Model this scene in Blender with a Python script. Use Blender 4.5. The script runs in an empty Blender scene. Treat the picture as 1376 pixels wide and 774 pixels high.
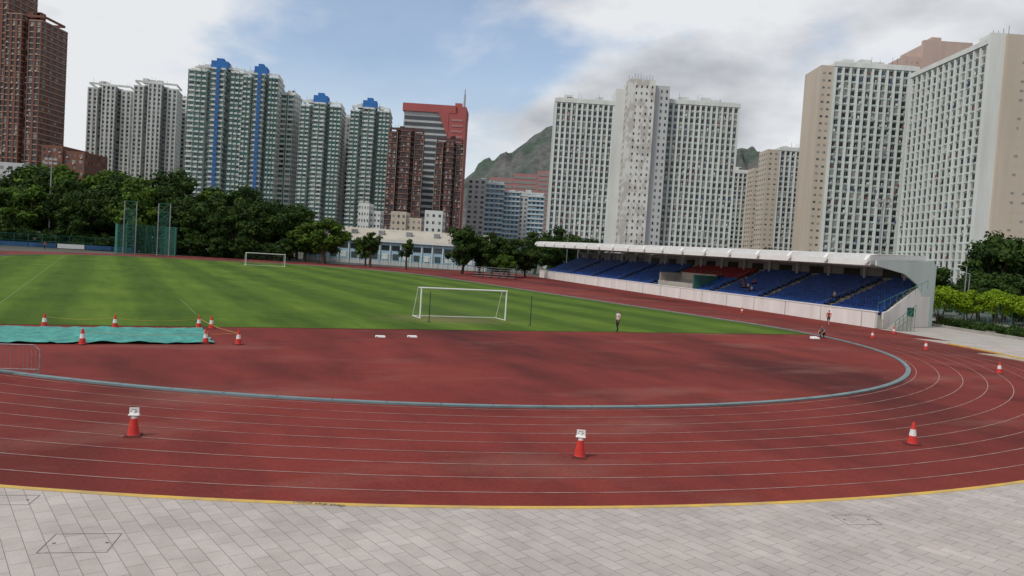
import bpy, bmesh, math, random
import numpy as np
from mathutils import Vector, Matrix, noise as mnoise
random.seed(7)
SC=bpy.context.scene
COL=SC.collection

# ------------------------------------------------------------------ materials
def _n(nt,t,**k):
    n=nt.nodes.new(t)
    for a,b in k.items(): setattr(n,a,b)
    return n
def mat(name,col,rough=.8,var=.15,scale=.6,stretch=(1,1,1),metal=0,bump=0,col2=None,fine=0,spec=.3,island=0,edge=(.32,.68),transl=0):
    m=bpy.data.materials.new(name);m.use_nodes=True;nt=m.node_tree
    b=nt.nodes['Principled BSDF'];L=nt.links.new
    b.inputs['Roughness'].default_value=rough;b.inputs['Metallic'].default_value=metal
    b.inputs['Specular IOR Level'].default_value=spec
    tc=_n(nt,'ShaderNodeTexCoord');mp=_n(nt,'ShaderNodeMapping');mp.inputs['Scale'].default_value=stretch
    L(tc.outputs['Object'],mp.inputs['Vector'])
    nz=_n(nt,'ShaderNodeTexNoise');nz.inputs['Scale'].default_value=scale;nz.inputs['Detail'].default_value=6
    nz.inputs['Roughness'].default_value=.6
    L(mp.outputs[0],nz.inputs['Vector'])
    rp=_n(nt,'ShaderNodeValToRGB');rp.color_ramp.elements[0].position=edge[0];rp.color_ramp.elements[1].position=edge[1]
    c2=col2 if col2 else tuple(c*(1-2*var) for c in col)
    rp.color_ramp.elements[0].color=(*c2,1);rp.color_ramp.elements[1].color=(*col,1)
    L(nz.outputs['Fac'],rp.inputs[0]);out=rp.outputs[0]
    if fine:
        n2=_n(nt,'ShaderNodeTexNoise');n2.inputs['Scale'].default_value=fine;n2.inputs['Detail'].default_value=3
        L(tc.outputs['Object'],n2.inputs['Vector'])
        mr=_n(nt,'ShaderNodeMapRange');mr.inputs[1].default_value=.3;mr.inputs[2].default_value=.7;mr.inputs[3].default_value=.75;mr.inputs[4].default_value=1.2
        L(n2.outputs['Fac'],mr.inputs[0])
        mx=_n(nt,'ShaderNodeVectorMath',operation='SCALE');L(out,mx.inputs[0]);L(mr.outputs[0],mx.inputs['Scale']);out=mx.outputs[0]
    if island:
        g=_n(nt,'ShaderNodeNewGeometry');mr=_n(nt,'ShaderNodeMapRange');mr.inputs[3].default_value=1-island;mr.inputs[4].default_value=1+island
        L(g.outputs['Random Per Island'],mr.inputs[0])
        mx=_n(nt,'ShaderNodeVectorMath',operation='SCALE');L(out,mx.inputs[0]);L(mr.outputs[0],mx.inputs['Scale']);out=mx.outputs[0]
    L(out,b.inputs['Base Color'])
    if transl:
        tr=_n(nt,'ShaderNodeBsdfTranslucent');L(out,tr.inputs[0]);ms=_n(nt,'ShaderNodeMixShader');ms.inputs[0].default_value=transl
        L(b.outputs[0],ms.inputs[1]);L(tr.outputs[0],ms.inputs[2]);L(ms.outputs[0],nt.nodes['Material Output'].inputs[0])
    if bump:
        bp=_n(nt,'ShaderNodeBump');bp.inputs['Strength'].default_value=bump;bp.inputs['Distance'].default_value=.05
        L((n2 if fine else nz).outputs['Fac'],bp.inputs['Height']);L(bp.outputs[0],b.inputs['Normal'])
    return m
ST=(1,1,.12)
M={}
def D(k,*a,**kw): M[k]=mat(k,*a,**kw)
D('white_plaster',(.66,.68,.65),var=.10,scale=.25,stretch=ST)
D('mint_plaster',(.50,.57,.54),var=.10,scale=.25,stretch=ST)
D('beige_plaster',(.52,.45,.37),var=.08,scale=.2,stretch=ST)
D('pink_plaster',(.50,.38,.33),var=.08,scale=.2,stretch=ST)
D('patched_plaster',(.62,.62,.59),scale=.38,col2=(.45,.42,.39),stretch=(1,1,.6),edge=(.45,.55))
D('grey_plaster',(.36,.37,.38),var=.1,scale=.2,stretch=ST)
D('lightgrey_plaster',(.5,.51,.51),var=.1,scale=.2,stretch=ST)
D('brown_tile',(.19,.085,.06),var=.1,scale=.2,stretch=ST)
D('darkbrown_tile',(.11,.06,.055),var=.1,scale=.2,stretch=ST)
D('brown_trim',(.28,.165,.13),var=.08)
D('cream_trim',(.42,.33,.27),var=.08)
D('red_cladding',(.38,.10,.095),var=.08,scale=.1)
D('rose_cladding',(.40,.20,.19),var=.08,scale=.1)
D('green_frame',(.05,.17,.14),var=.1)
D('green_wall',(.22,.32,.29),var=.1,scale=.2,stretch=ST)
D('blue_tile',(.04,.17,.46),var=.1,scale=.2)
D('sky_tile',(.22,.40,.54),var=.1,scale=.2)
D('glass_dark',(.02,.026,.03),rough=.25,spec=.5,var=.1)
D('glass_mid',(.06,.07,.075),rough=.3,spec=.5,var=.1)
D('glass_green',(.05,.13,.12),rough=.3,spec=.5,var=.1)
D('curtain',(.27,.27,.25),var=.1)
D('laundry',(.30,.12,.10),var=.3,scale=3)
D('laundry_blue',(.10,.17,.30),var=.3,scale=3)
D('ac_unit',(.55,.55,.53),var=.1)
D('white_paint',(.78,.78,.76),rough=.5,var=.06,scale=2)
D('line_paint',(.40,.28,.25),rough=.7,var=.25,scale=1.5,col2=(.24,.08,.065),edge=(.28,.62))
D('yellow_paint',(.64,.41,.07),rough=.6,scale=1.4,col2=(.40,.28,.12),edge=(.3,.6))
D('kerb_metal',(.22,.32,.33),rough=.45,metal=.3,var=.15,scale=1)
D('dark_metal',(.04,.045,.05),rough=.5,metal=.3)
D('joint_metal',(.16,.15,.14),rough=.6,metal=.2)
D('galv_metal',(.35,.36,.37),rough=.4,metal=.6)
D('net_cord',(.38,.39,.38),rough=.8)
D('green_metal',(.06,.22,.17),rough=.5,metal=.2)
D('net_green',(.05,.20,.16),rough=.8)
D('black_rubber',(.02,.02,.02),rough=.8)
D('cone_base',(.10,.02,.018),rough=.7)
D('cone_orange',(.60,.04,.03),rough=.55,var=.12,scale=6)
D('cone_white',(.72,.72,.70),rough=.45,var=.1,scale=6)
D('blue_seat',(.024,.075,.28),rough=.4,var=.15,scale=.4,island=.25)
D('red_seat',(.26,.015,.02),rough=.4,var=.15,scale=.4,island=.2)
D('stand_concrete',(.40,.38,.34),var=.15,scale=.8)
D('stand_wall',(.74,.70,.68),scale=.5,stretch=(1,1,.2),col2=(.60,.56,.53))
D('aisle',(.50,.42,.26),var=.15)
D('door_green',(.01,.09,.06),rough=.4)
D('sand',(.46,.38,.28),var=.12,scale=1,fine=8)
D('bark',(.09,.065,.045),var=.2,scale=3,bump=.5)
D('foliage_dark',(.048,.088,.016),rough=.7,col2=(.016,.036,.009),scale=.28,island=.35,edge=(.4,.6),transl=.15,spec=.12)
D('foliage_mid',(.085,.15,.018),rough=.7,col2=(.035,.07,.010),scale=.4,island=.35,transl=.2,spec=.12)
D('foliage_bright',(.26,.38,.02),rough=.7,col2=(.12,.21,.012),scale=.8,island=.3,transl=.25,spec=.12)
D('skin',(.45,.26,.18),rough=.55);D('hair',(.012,.01,.01),rough=.5)
D('shirt_white',(.65,.55,.53));D('shirt_red',(.40,.05,.04));D('trousers_black',(.015,.015,.02));D('shorts_grey',(.12,.12,.13))
D('low_blue',(.32,.48,.58),var=.06,scale=.2);D('low_roof',(.46,.42,.35),var=.12,scale=.2)
D('ground',(.12,.12,.10),var=.2,scale=.05,fine=2)
D('apron_conc',(.44,.41,.37),var=.1,scale=.4,fine=10)
D('mountain',(.060,.085,.068),rough=1,col2=(.115,.115,.112),scale=.022,stretch=(1,1,.6),fine=.12,edge=(.38,.62))

# ------------------------------------------------------------------ mesh builder
class MB:
    def __init__(s): s.v=[];s.f=[];s.m=[];s.mats=[]
    def mi(s,k):
        if k not in s.mats: s.mats.append(k)
        return s.mats.index(k)
    def quad(s,a,b,c,d,k):
        n=len(s.v);s.v+=[a,b,c,d];s.f.append((n,n+1,n+2,n+3));s.m.append(s.mi(k))
    def poly(s,pts,k):
        n=len(s.v);s.v+=list(pts);s.f.append(tuple(range(n,n+len(pts))));s.m.append(s.mi(k))
    def hexa(s,p,k):
        n=len(s.v);s.v+=list(p)
        for q in ((3,2,1,0),(4,5,6,7),(0,1,5,4),(1,2,6,5),(2,3,7,6),(3,0,4,7)):
            s.f.append(tuple(n+i for i in q));s.m.append(s.mi(k))
    def box(s,x0,x1,y0,y1,z0,z1,k):
        s.hexa([(x0,y0,z0),(x1,y0,z0),(x1,y1,z0),(x0,y1,z0),(x0,y0,z1),(x1,y0,z1),(x1,y1,z1),(x0,y1,z1)],k)
    def obox(s,o,u,n,u0,u1,n0,n1,z0,z1,k):
        P=lambda a,b,z:(o[0]+u[0]*a+n[0]*b,o[1]+u[1]*a+n[1]*b,z)
        s.hexa([P(u0,n1,z0),P(u1,n1,z0),P(u1,n0,z0),P(u0,n0,z0),P(u0,n1,z1),P(u1,n1,z1),P(u1,n0,z1),P(u0,n0,z1)],k)
    def prism(s,pts,z0,z1,k):
        n=len(pts);s.poly([(p[0],p[1],z1) for p in pts],k);s.poly([(p[0],p[1],z0) for p in pts][::-1],k)
        for i in range(n):
            a,b=pts[i],pts[(i+1)%n];s.quad((a[0],a[1],z0),(b[0],b[1],z0),(b[0],b[1],z1),(a[0],a[1],z1),k)
    def tube(s,p,q,r0,r1,k,seg=6,cap=True):
        p=Vector(p);q=Vector(q);d=(q-p)
        if d.length<1e-6:return
        d.normalize();a=d.orthogonal().normalized();b=d.cross(a);n=len(s.v)
        for c,r in((p,r0),(q,r1)):
            for i in range(seg):
                t=2*math.pi*i/seg;s.v.append(tuple(c+a*math.cos(t)*r+b*math.sin(t)*r))
        mi=s.mi(k)
        for i in range(seg):
            j=(i+1)%seg;s.f.append((n+i,n+j,n+seg+j,n+seg+i));s.m.append(mi)
        if cap:
            s.f.append(tuple(n+i for i in range(seg))[::-1]);s.m.append(mi);s.f.append(tuple(n+seg+i for i in range(seg)));s.m.append(mi)
    def lathe(s,prof,k,seg=20,o=(0,0,0),ks=None):
        n=len(s.v)
        for r,z in prof:
            for i in range(seg):
                t=2*math.pi*i/seg;s.v.append((o[0]+r*math.cos(t),o[1]+r*math.sin(t),o[2]+z))
        for j in range(len(prof)-1):
            for i in range(seg):
                a=(i+1)%seg;s.f.append((n+j*seg+i,n+j*seg+a,n+(j+1)*seg+a,n+(j+1)*seg+i));s.m.append(s.mi(ks[j] if ks else k))
        s.f.append(tuple(n+(len(prof)-1)*seg+i for i in range(seg)));s.m.append(s.mi(ks[-1] if ks else k))
    def mesh(s,name):
        me=bpy.data.meshes.new(name);me.from_pydata(s.v,[],s.f)
        for k in s.mats: me.materials.append(M[k])
        me.polygons.foreach_set('material_index',s.m);me.update();return me
    def obj(s,name,loc=(0,0,0),rz=0,parent=None,smooth=False):
        me=s.mesh(name+'_mesh')
        if smooth: me.polygons.foreach_set('use_smooth',[True]*len(me.polygons))
        return link(name,me,loc,rz,parent)
def link(name,me,loc=(0,0,0),rz=0,parent=None,sc=1):
    o=bpy.data.objects.new(name,me);COL.objects.link(o);o.location=loc;o.rotation_euler=(0,0,rz)
    o.scale=(sc,)*3 if not isinstance(sc,tuple) else sc
    if parent:o.parent=parent
    return o
def empty(name,loc=(0,0,0)):
    return link(name,None,loc)

# ------------------------------------------------------------------ camera
cd=bpy.data.cameras.new('camera');cam=link('camera',cd);SC.camera=cam
cd.sensor_width=36;cd.lens=1060.858/1376*36;cd.clip_end=9000;cd.clip_start=.1
cam.matrix_world=Matrix.Translation((0,0,5.6066))@Matrix.Rotation(math.pi/2-.0441,4,'X')@Matrix.Rotation(.06415,4,'Z')

# ------------------------------------------------------------------ ground
TH=.48064;CX,CY=-8.32,64.0;SL=84.39
mb=MB();mb.quad((-3500,-800,-.05),(3500,-800,-.05),(3500,5000,-.05),(-3500,5000,-.05),'ground');mb.obj('ground')
def oval(r,n=96):
    p=[]
    for i in range(n+1):
        a=math.pi+math.pi*i/n;p.append((r*math.cos(a),r*math.sin(a)))
    for i in range(n+1):
        a=math.pi*i/n;p.append((r*math.cos(a),SL+r*math.sin(a)))
    return p
def ring(mb,r0,r1,z,k,h=0):
    A=oval(r0);B=oval(r1);n=len(A)
    for i in range(n):
        j=(i+1)%n
        mb.quad((*B[i],z+h),(*B[j],z+h),(*A[j],z+h),(*A[i],z+h),k)
        if h:
            mb.quad((*A[j],z),(*A[i],z),(*A[i],z+h),(*A[j],z+h),k);mb.quad((*B[i],z),(*B[j],z),(*B[j],z+h),(*B[i],z+h),k)
class NT:
    def __init__(s,name,rough,spec):
        s.m=bpy.data.materials.new(name);s.m.use_nodes=True;s.nt=s.m.node_tree;s.L=s.nt.links.new;s.b=s.nt.nodes['Principled BSDF']
        s.b.inputs['Roughness'].default_value=rough;s.b.inputs['Specular IOR Level'].default_value=spec
        s.tc=_n(s.nt,'ShaderNodeTexCoord')
    def nz(s,sc,det,st=(1,1,1),rot=0,loc=(0,0,0)):
        mp=_n(s.nt,'ShaderNodeMapping');mp.inputs['Scale'].default_value=st;mp.inputs['Rotation'].default_value=(0,0,rot);mp.inputs['Location'].default_value=loc;s.L(s.tc.outputs['Object'],mp.inputs[0])
        n=_n(s.nt,'ShaderNodeTexNoise');n.inputs['Scale'].default_value=sc;n.inputs['Detail'].default_value=det;n.inputs['Roughness'].default_value=.6;s.L(mp.outputs[0],n.inputs['Vector']);return n.outputs['Fac']
    def ramp(s,f,a,b_,c0,c1):
        r=_n(s.nt,'ShaderNodeValToRGB');r.color_ramp.elements[0].position=a;r.color_ramp.elements[1].position=b_
        r.color_ramp.elements[0].color=(*c0,1);r.color_ramp.elements[1].color=(*c1,1);s.L(f,r.inputs[0]);return r.outputs[0]
    def mix(s,f,a,b_,mode='MIX'):
        x=_n(s.nt,'ShaderNodeMix',data_type='RGBA',blend_type=mode)
        if isinstance(f,float): x.inputs[0].default_value=f
        else: s.L(f,x.inputs[0])
        s.L(a,x.inputs[6]);s.L(b_,x.inputs[7]);return x.outputs[2]
    def rgb(s,c): r=_n(s.nt,'ShaderNodeRGB');r.outputs[0].default_value=(*c,1);return r.outputs[0]
    def fin(s,c,h,st,dist):
        s.L(c,s.b.inputs['Base Color']);bp=_n(s.nt,'ShaderNodeBump');bp.inputs['Strength'].default_value=st;bp.inputs['Distance'].default_value=dist;s.L(h,bp.inputs['Height']);s.L(bp.outputs[0],s.b.inputs['Normal']);return s.m
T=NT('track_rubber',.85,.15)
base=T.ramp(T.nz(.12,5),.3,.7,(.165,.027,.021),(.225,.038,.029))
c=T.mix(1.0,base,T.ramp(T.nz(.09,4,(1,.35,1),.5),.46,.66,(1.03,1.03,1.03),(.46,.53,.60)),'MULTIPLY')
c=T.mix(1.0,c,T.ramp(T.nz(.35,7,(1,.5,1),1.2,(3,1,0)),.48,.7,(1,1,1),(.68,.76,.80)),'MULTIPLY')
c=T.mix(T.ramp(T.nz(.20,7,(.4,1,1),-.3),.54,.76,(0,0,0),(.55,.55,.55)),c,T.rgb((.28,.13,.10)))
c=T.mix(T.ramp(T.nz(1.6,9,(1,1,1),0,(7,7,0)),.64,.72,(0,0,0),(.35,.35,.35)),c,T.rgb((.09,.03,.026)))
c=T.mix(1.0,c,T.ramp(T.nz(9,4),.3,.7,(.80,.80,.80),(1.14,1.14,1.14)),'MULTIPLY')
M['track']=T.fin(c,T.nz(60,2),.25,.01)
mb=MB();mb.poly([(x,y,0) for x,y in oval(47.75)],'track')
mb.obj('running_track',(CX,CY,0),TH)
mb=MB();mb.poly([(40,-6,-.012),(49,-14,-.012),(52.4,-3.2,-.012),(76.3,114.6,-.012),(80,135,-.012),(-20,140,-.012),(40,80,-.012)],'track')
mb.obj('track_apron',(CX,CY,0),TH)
mb=MB()
for k in range(0,9):
    r=36.9+1.2*k; ring(mb,r,r+.042,.01,'line_paint')
mb.obj('lane_markings',(CX,CY,0),TH)
mb=MB();ring(mb,36.35,36.62,.004,'kerb_metal',.07)
for i in range(0,180,3):
    a=math.radians(180+i);c_,s_=math.cos(a),math.sin(a);t=.015
    mb.quad((c_*36.345-s_*-t,s_*36.345+c_*-t,.077),(c_*36.625-s_*-t,s_*36.625+c_*-t,.077),(c_*36.625-s_*t,s_*36.625+c_*t,.077),(c_*36.345-s_*t,s_*36.345+c_*t,.077),'dark_metal')
mb.obj('track_kerb',(CX,CY,0),TH)

G_=NT('grass',.9,.1)
base=G_.ramp(G_.nz(.10,6),.3,.7,(.060,.116,.014),(.102,.172,.024))
sx=_n(G_.nt,'ShaderNodeSeparateXYZ');G_.L(G_.tc.outputs['Object'],sx.inputs[0])
wob=_n(G_.nt,'ShaderNodeMath',operation='MULTIPLY_ADD');G_.L(G_.nz(.15,2),wob.inputs[0]);wob.inputs[1].default_value=2.0;G_.L(sx.outputs[0],wob.inputs[2])
mu=_n(G_.nt,'ShaderNodeMath',operation='MULTIPLY');G_.L(wob.outputs[0],mu.inputs[0]);mu.inputs[1].default_value=2*math.pi/7.5
sn=_n(G_.nt,'ShaderNodeMath',operation='SINE');G_.L(mu.outputs[0],sn.inputs[0])
mr=_n(G_.nt,'ShaderNodeMapRange');mr.inputs[1].default_value=-.6;mr.inputs[2].default_value=.6;G_.L(sn.outputs[0],mr.inputs[0])
c=G_.mix(1.0,base,G_.ramp(mr.outputs[0],0,1,(.76,.80,.78),(1.12,1.1,1.05)),'MULTIPLY')
c=G_.mix(1.0,c,G_.ramp(G_.nz(.5,6,(1.6,.25,1)),.3,.7,(.76,.80,.78),(1.22,1.15,1.15)),'MULTIPLY')
c=G_.mix(1.0,c,G_.ramp(G_.nz(12,4),.3,.7,(.7,.72,.7),(1.25,1.22,1.2)),'MULTIPLY')
vm=_n(G_.nt,'ShaderNodeVectorMath',operation='SUBTRACT');G_.L(G_.tc.outputs['Object'],vm.inputs[0]);vm.inputs[1].default_value=(2.6,-2.6,0)
v2=_n(G_.nt,'ShaderNodeVectorMath',operation='MULTIPLY');G_.L(vm.outputs[0],v2.inputs[0]);v2.inputs[1].default_value=(.75,1.2,0)
ln=_n(G_.nt,'ShaderNodeVectorMath',operation='LENGTH');G_.L(v2.outputs[0],ln.inputs[0])
ad=_n(G_.nt,'ShaderNodeMath',operation='MULTIPLY_ADD');G_.L(G_.nz(.7,5),ad.inputs[0]);ad.inputs[1].default_value=-8.0;G_.L(ln.outputs['Value'],ad.inputs[2])
mr2=_n(G_.nt,'ShaderNodeMapRange');mr2.inputs[1].default_value=-3.2;mr2.inputs[2].default_value=1.2;mr2.inputs[3].default_value=.75;mr2.inputs[4].default_value=0;G_.L(ad.outputs[0],mr2.inputs[0])
c=G_.mix(mr2.outputs[0],c,G_.rgb((.17,.14,.07)))
M['grass']=G_.fin(c,G_.nz(25,3),.6,.04)
R=36.0;g=-10.3;a0=math.asin(g/R);pts=[]
for i in range(40):
    a=a0+(0-a0)*i/39;pts.append((R*math.cos(a),R*math.sin(a),.02))
for i in range(60):
    a=math.pi*i/59;y=SL+R*math.sin(a);pts.append((R*math.cos(a),min(y,SL+31),.02))
for i in range(40):
    a=a0*i/39;pts.append((-R*math.cos(a),R*math.sin(a),.02))
mb=MB();mb.poly(pts,'grass');mb.obj('grass_pitch',(CX,CY,0),TH)
D('pitch_line',(.17,.25,.09),var=.2,scale=2,col2=(.09,.16,.03),edge=(.35,.65))
mb=MB()
def gl(x0,y0,x1,y1,w=.1):
    d=Vector((x1-x0,y1-y0)).normalized();n=Vector((-d.y,d.x))*w/2
    mb.quad((x0-n.x,y0-n.y,.028),(x1-n.x,y1-n.y,.028),(x1+n.x,y1+n.y,.028),(x0+n.x,y0+n.y,.028),'pitch_line')
gx=3.8
for s0 in(-1,1):
    gl(gx+s0*20.1,-2.5,gx+s0*20.1,10,.06);gl(gx+s0*9.1,-2.5,gx+s0*9.1,3,.06)
gl(gx-32,-2.5,gx-32,98,.08);gl(gx-9.1,3,gx+9.1,3,.06);gl(gx-32,-2.5,gx+32,-2.5,.06)
mb.obj('pitch_markings',(CX,CY,0),TH)

P_=NT('paving_blocks',.8,.25)
mp=_n(P_.nt,'ShaderNodeMapping');mp.inputs['Rotation'].default_value=(0,0,math.radians(80));P_.L(P_.tc.outputs['Object'],mp.inputs[0])
br=_n(P_.nt,'ShaderNodeTexBrick');br.inputs['Scale'].default_value=1;br.inputs['Brick Width'].default_value=.62;br.inputs['Row Height'].default_value=.31
br.inputs['Mortar Size'].default_value=.007;br.inputs['Mortar Smooth'].default_value=.3;br.inputs['Bias'].default_value=0
br.inputs['Color1'].default_value=(.45,.40,.365,1);br.inputs['Color2'].default_value=(.52,.465,.43,1);br.inputs['Mortar'].default_value=(.20,.175,.16,1)
P_.L(mp.outputs[0],br.inputs['Vector'])
c=br.outputs['Color']
for f,a,b_,lo,hi in((P_.nz(.5,5),.3,.7,.84,1.05),(P_.nz(2.2,6,(1,1,1),0,(4,4,0)),.3,.75,.88,1.06),(P_.nz(40,3),.3,.7,.84,1.12)):
    c=P_.mix(1.0,c,P_.ramp(f,a,b_,(lo,)*3,(hi,)*3),'MULTIPLY')
c=P_.mix(P_.ramp(P_.nz(1.3,8,(1,1,1),0,(9,2,0)),.60,.72,(0,0,0),(.32,.32,.32)),c,P_.rgb((.24,.21,.19)))
M['paving']=P_.fin(c,br.outputs['Fac'],-.4,.01)
def arc(r,a0,a1,n=120): return [(r*math.cos(math.radians(a0+(a1-a0)*i/n)),r*math.sin(math.radians(a0+(a1-a0)*i/n))) for i in range(n+1)]
mb=MB();A=arc(47.96,170,340);B=arc(120,170,340);C_=arc(47.78,170,340)
for i in range(120):
    mb.quad((*B[i],.10),(*B[i+1],.10),(*A[i+1],.10),(*A[i],.10),'paving')
mb.obj('pavement',(CX,CY,0),TH)
mb=MB()
for i in range(120):
    mb.quad((*A[i],.104),(*A[i+1],.104),(*C_[i+1],.104),(*C_[i],.104),'yellow_paint')
    mb.quad((*C_[i+1],-.02),(*C_[i],-.02),(*C_[i],.104),(*C_[i+1],.104),'yellow_paint')
mb.obj('pavement_kerb',(CX,CY,0),TH)
mb=MB()
mb.poly([(p[0],p[1],-.03) for p in [(38,58),(44,48),(80,45),(90,100),(60,118),(46,100),(39.6,85),(36,78)]],'apron_conc')
mb.obj('footpath')
mb=MB();mb.prism([(37.4,62.8),(38.6,57.8),(44,57),(44,63)],-.02,.03,'sand');mb.obj('sand_pit')
for (x,y,w,l,rz) in((8.1,17.6,.85,.65,.2),(-7.2,13.5,1.1,.9,.2),(-9.6,15.4,.8,.6,.2)):
    mb=MB();j='joint_metal'
    for (a,b,c,d) in((-w/2,w/2,-l/2,-l/2+.014),(-w/2,w/2,l/2-.014,l/2),(-w/2,-w/2+.014,-l/2+.014,l/2-.014),(w/2-.014,w/2,-l/2+.014,l/2-.014)): mb.box(a,b,c,d,.09,.104,j)
    mb.box(-w/2+.1,-w/2+.15,-.02,.02,.09,.104,'dark_metal');mb.box(w/2-.15,w/2-.1,-.02,.02,.09,.104,'dark_metal')
    mb.obj('manhole_cover',(x,y,0),rz)
fc=bpy.data.curves.new('floor_lettering','FONT');fc.body='Mind the step';fc.size=.2;fc.extrude=.001;fc.materials.append(M['joint_metal'])
link('floor_lettering',fc,(-4.3,16.30,.108),-.03)

# ------------------------------------------------------------------ buildings
WIN=['glass_dark','glass_dark','glass_mid','glass_mid','curtain']
def facade(mb,p0,p1,z0,z1,nf,nc,ww=.5,wh=.55,win=WIN,ledge=None,fin=None,ac=.0,laun=0.,margin=0,skip=()):
    p0=Vector(p0);p1=Vector(p1);Ln=(p1-p0).length;u=(p1-p0)/Ln;n=Vector((u.y,-u.x))
    fh=(z1-z0)/nf;cw=(Ln-2*margin)/nc
    for i in range(nf):
        zb=z0+i*fh
        for j in range(nc):
            if j in skip: continue
            c=margin+(j+.5)*cw;k=random.choice(win);a,b=c-cw*ww/2,c+cw*ww/2;zl,zh=zb+fh*(1-wh)*.55,zb+fh*((1-wh)*.55+wh)
            q=lambda t,z,o=.04:(p0.x+u.x*t+n.x*o,p0.y+u.y*t+n.y*o,z)
            if random.random()<.45:
                mid=a+(b-a)*random.choice((.4,.5,.6));k2=random.choice(win)
                mb.quad(q(a,zl),q(mid,zl),q(mid,zh),q(a,zh),k);mb.quad(q(mid+.08,zl),q(b,zl),q(b,zh),q(mid+.08,zh),k2)
            else: mb.quad(q(a,zl),q(b,zl),q(b,zh),q(a,zh),k)
            if random.random()<ac:
                t=random.uniform(a,b-.6);mb.obox(p0,u,n,t,t+.7,.06,.5,zl-.55,zl-.02,'ac_unit')
            if random.random()<laun:
                t=random.uniform(a,b-.5);mb.obox(p0,u,n,t,t+random.uniform(.4,.9),.3,.42,zl-.1,zl+.8,random.choice(['laundry','laundry_blue','curtain','white_plaster','ac_unit']))
    if ledge:
        for i in range(nf+1):
            zb=z0+i*fh;mb.obox(p0,u,n,.02,Ln-.02,.0,ledge[0],zb-ledge[1]/2,zb+ledge[1]/2,ledge[2])
    if fin:
        ev=fin[3]
        for j in range(0,nc+1,ev):
            c=margin+j*cw;mb.obox(p0,u,n,max(.03,c-fin[1]/2),min(Ln-.03,c+fin[1]/2),.0,fin[0],z0,z1+.01,fin[2])
def crown(mb,x0,x1,y0,y1,z,k,h=2.2):
    t=.4
    mb.box(x0-.1,x1+.1,y0-.1,y0+t,z,z+1.1,k);mb.box(x0-.1,x1+.1,y1-t,y1+.1,z,z+1.1,k);mb.box(x0-.1,x0+t,y0+t,y1-t,z,z+1.1,k);mb.box(x1-t,x1+.1,y0+t,y1-t,z,z+1.1,k)
    w=(x1-x0)
    for i in range(3):
        a=x0+w*random.uniform(.1,.75);mb.box(a,a+w*.14,y0+2,y0+6,z,z+h*random.uniform(.7,1.4),k)
    for i in range(4):
        a=x0+w*random.uniform(.05,.95);mb.tube((a,y0+1.5,z),(a,y0+1.5,z+random.uniform(2.5,4.5)),.08,.05,'dark_metal',4)
def tower(name,x0,x1,y,z,bays,depth=22,rz=0,nf=None,cap=None,wall='white_plaster',crn=True):
    mb=MB();cx=(x0+x1)/2;w=x1-x0;x=-w/2;nf=nf or int(z/2.8)
    tot=sum(b[0] for b in bays)
    for fr,off,dz,sp in bays:
        bw=w*fr/tot;wl=sp.get('wall',wall);xa,xb=x,x+bw;zz=z+dz
        mb.box(xa,xb-.01,off,depth-off*.5,0,zz,wl)
        nc=sp.get('nc',2)
        kw={k:v for k,v in sp.items() if k in('ww','wh','win','ledge','fin','ac','laun','margin','skip')}
        if nc: facade(mb,(xa,off),(xb-.01,off),3,zz-.6,nf,nc,**kw)
        wn=kw.get('win',WIN)
        if off<=0 or x==-w/2:
            facade(mb,(xa,depth-off),(xa,off),3,zz-.6,nf,4,ww=.4,wh=.5,ledge=kw.get('ledge'),win=wn)
        if off<=0 or abs(xb-w/2)<.1:
            facade(mb,(xb-.01,off),(xb-.01,depth-off),3,zz-.6,nf,4,ww=.4,wh=.5,ledge=kw.get('ledge'),win=wn)
        if sp.get('strip'):
            c=(xa+xb)/2;s_=sp.get('sw',bw*.2);mb.box(c-s_,c+s_,off-.9,off-.001,0,zz+.8,sp['strip'])
            for i in range(nf): mb.box(c-s_*.5,c+s_*.5,off-.95,off-.905,4+i*(zz-5)/nf,5.2+i*(zz-5)/nf,'glass_mid')
        x=xb
    if crn: crown(mb,-w/2+.5,w/2-.5,2.5,depth-2,z,wall)
    if cap:
        a,b,h,k=cap;mb.box(-w/2+a*w,-w/2+b*w,1,9,z,z+h,k);mb.box(-w/2+(a+.1)*w,-w/2+(b-.1)*w,2,7,z+h,z+h*1.4,k)
        mb.box(-w/2+a*w*.5,-w/2+a*w*.9,3,8,z,z+h*.5,'white_plaster')
    return mb.obj(name,(cx,y,0),rz)

SLAB=dict(ww=.54,wh=.60,ac=.35,laun=.22,win=['glass_dark','glass_dark','glass_dark','glass_mid','curtain'])
def slab(mb,x0,x1,y0,y1,z,wall,nc,nf):
    mb.box(x0,x1,y0,y1,0,z,wall)
    facade(mb,(x0,y0),(x1,y0),4,z-1.2,nf,nc,ledge=(.22,.25,'mint_plaster'),fin=(.55,.8,'white_plaster',1),margin=.4,**SLAB)
    mb.box(x0-.2,x1+.2,y0-.7,y0+.3,z-1.1,z+.5,'white_plaster')
    crown(mb,x0+1,x1-1,y0+1,y1-1,z,'white_plaster')
mb=MB();slab(mb,-25.5,-.8,0,14,70.3,'mint_plaster',11,26)
slab(mb,20.2,50,-3,11,72,'mint_plaster',13,26)
mb.box(-.8,3,-1,14,0,76,'white_plaster')
mb.box(3,14,-9,12,0,78.6,'patched_plaster');mb.box(14,20.2,-7,12,0,77.0,'lightgrey_plaster')
facade(mb,(3.2,-9),(13.8,-9),4,77,27,5,ww=.30,wh=.38,skip=(0,))
facade(mb,(14,-7),(20.1,-7),4,76,27,3,ww=.35,wh=.45,skip=(0,))
facade(mb,(3,12),(3,-9),4,77,27,6,ww=.4,wh=.45)
facade(mb,(50,-3),(50,11),4,71,26,4,ww=.35,wh=.4)
for i in range(9):
    a=3.5+i*1.2;mb.tube((a,-6,78.6),(a,-6,78.6+random.uniform(1,4)),.1,.07,'dark_metal',4)
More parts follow.
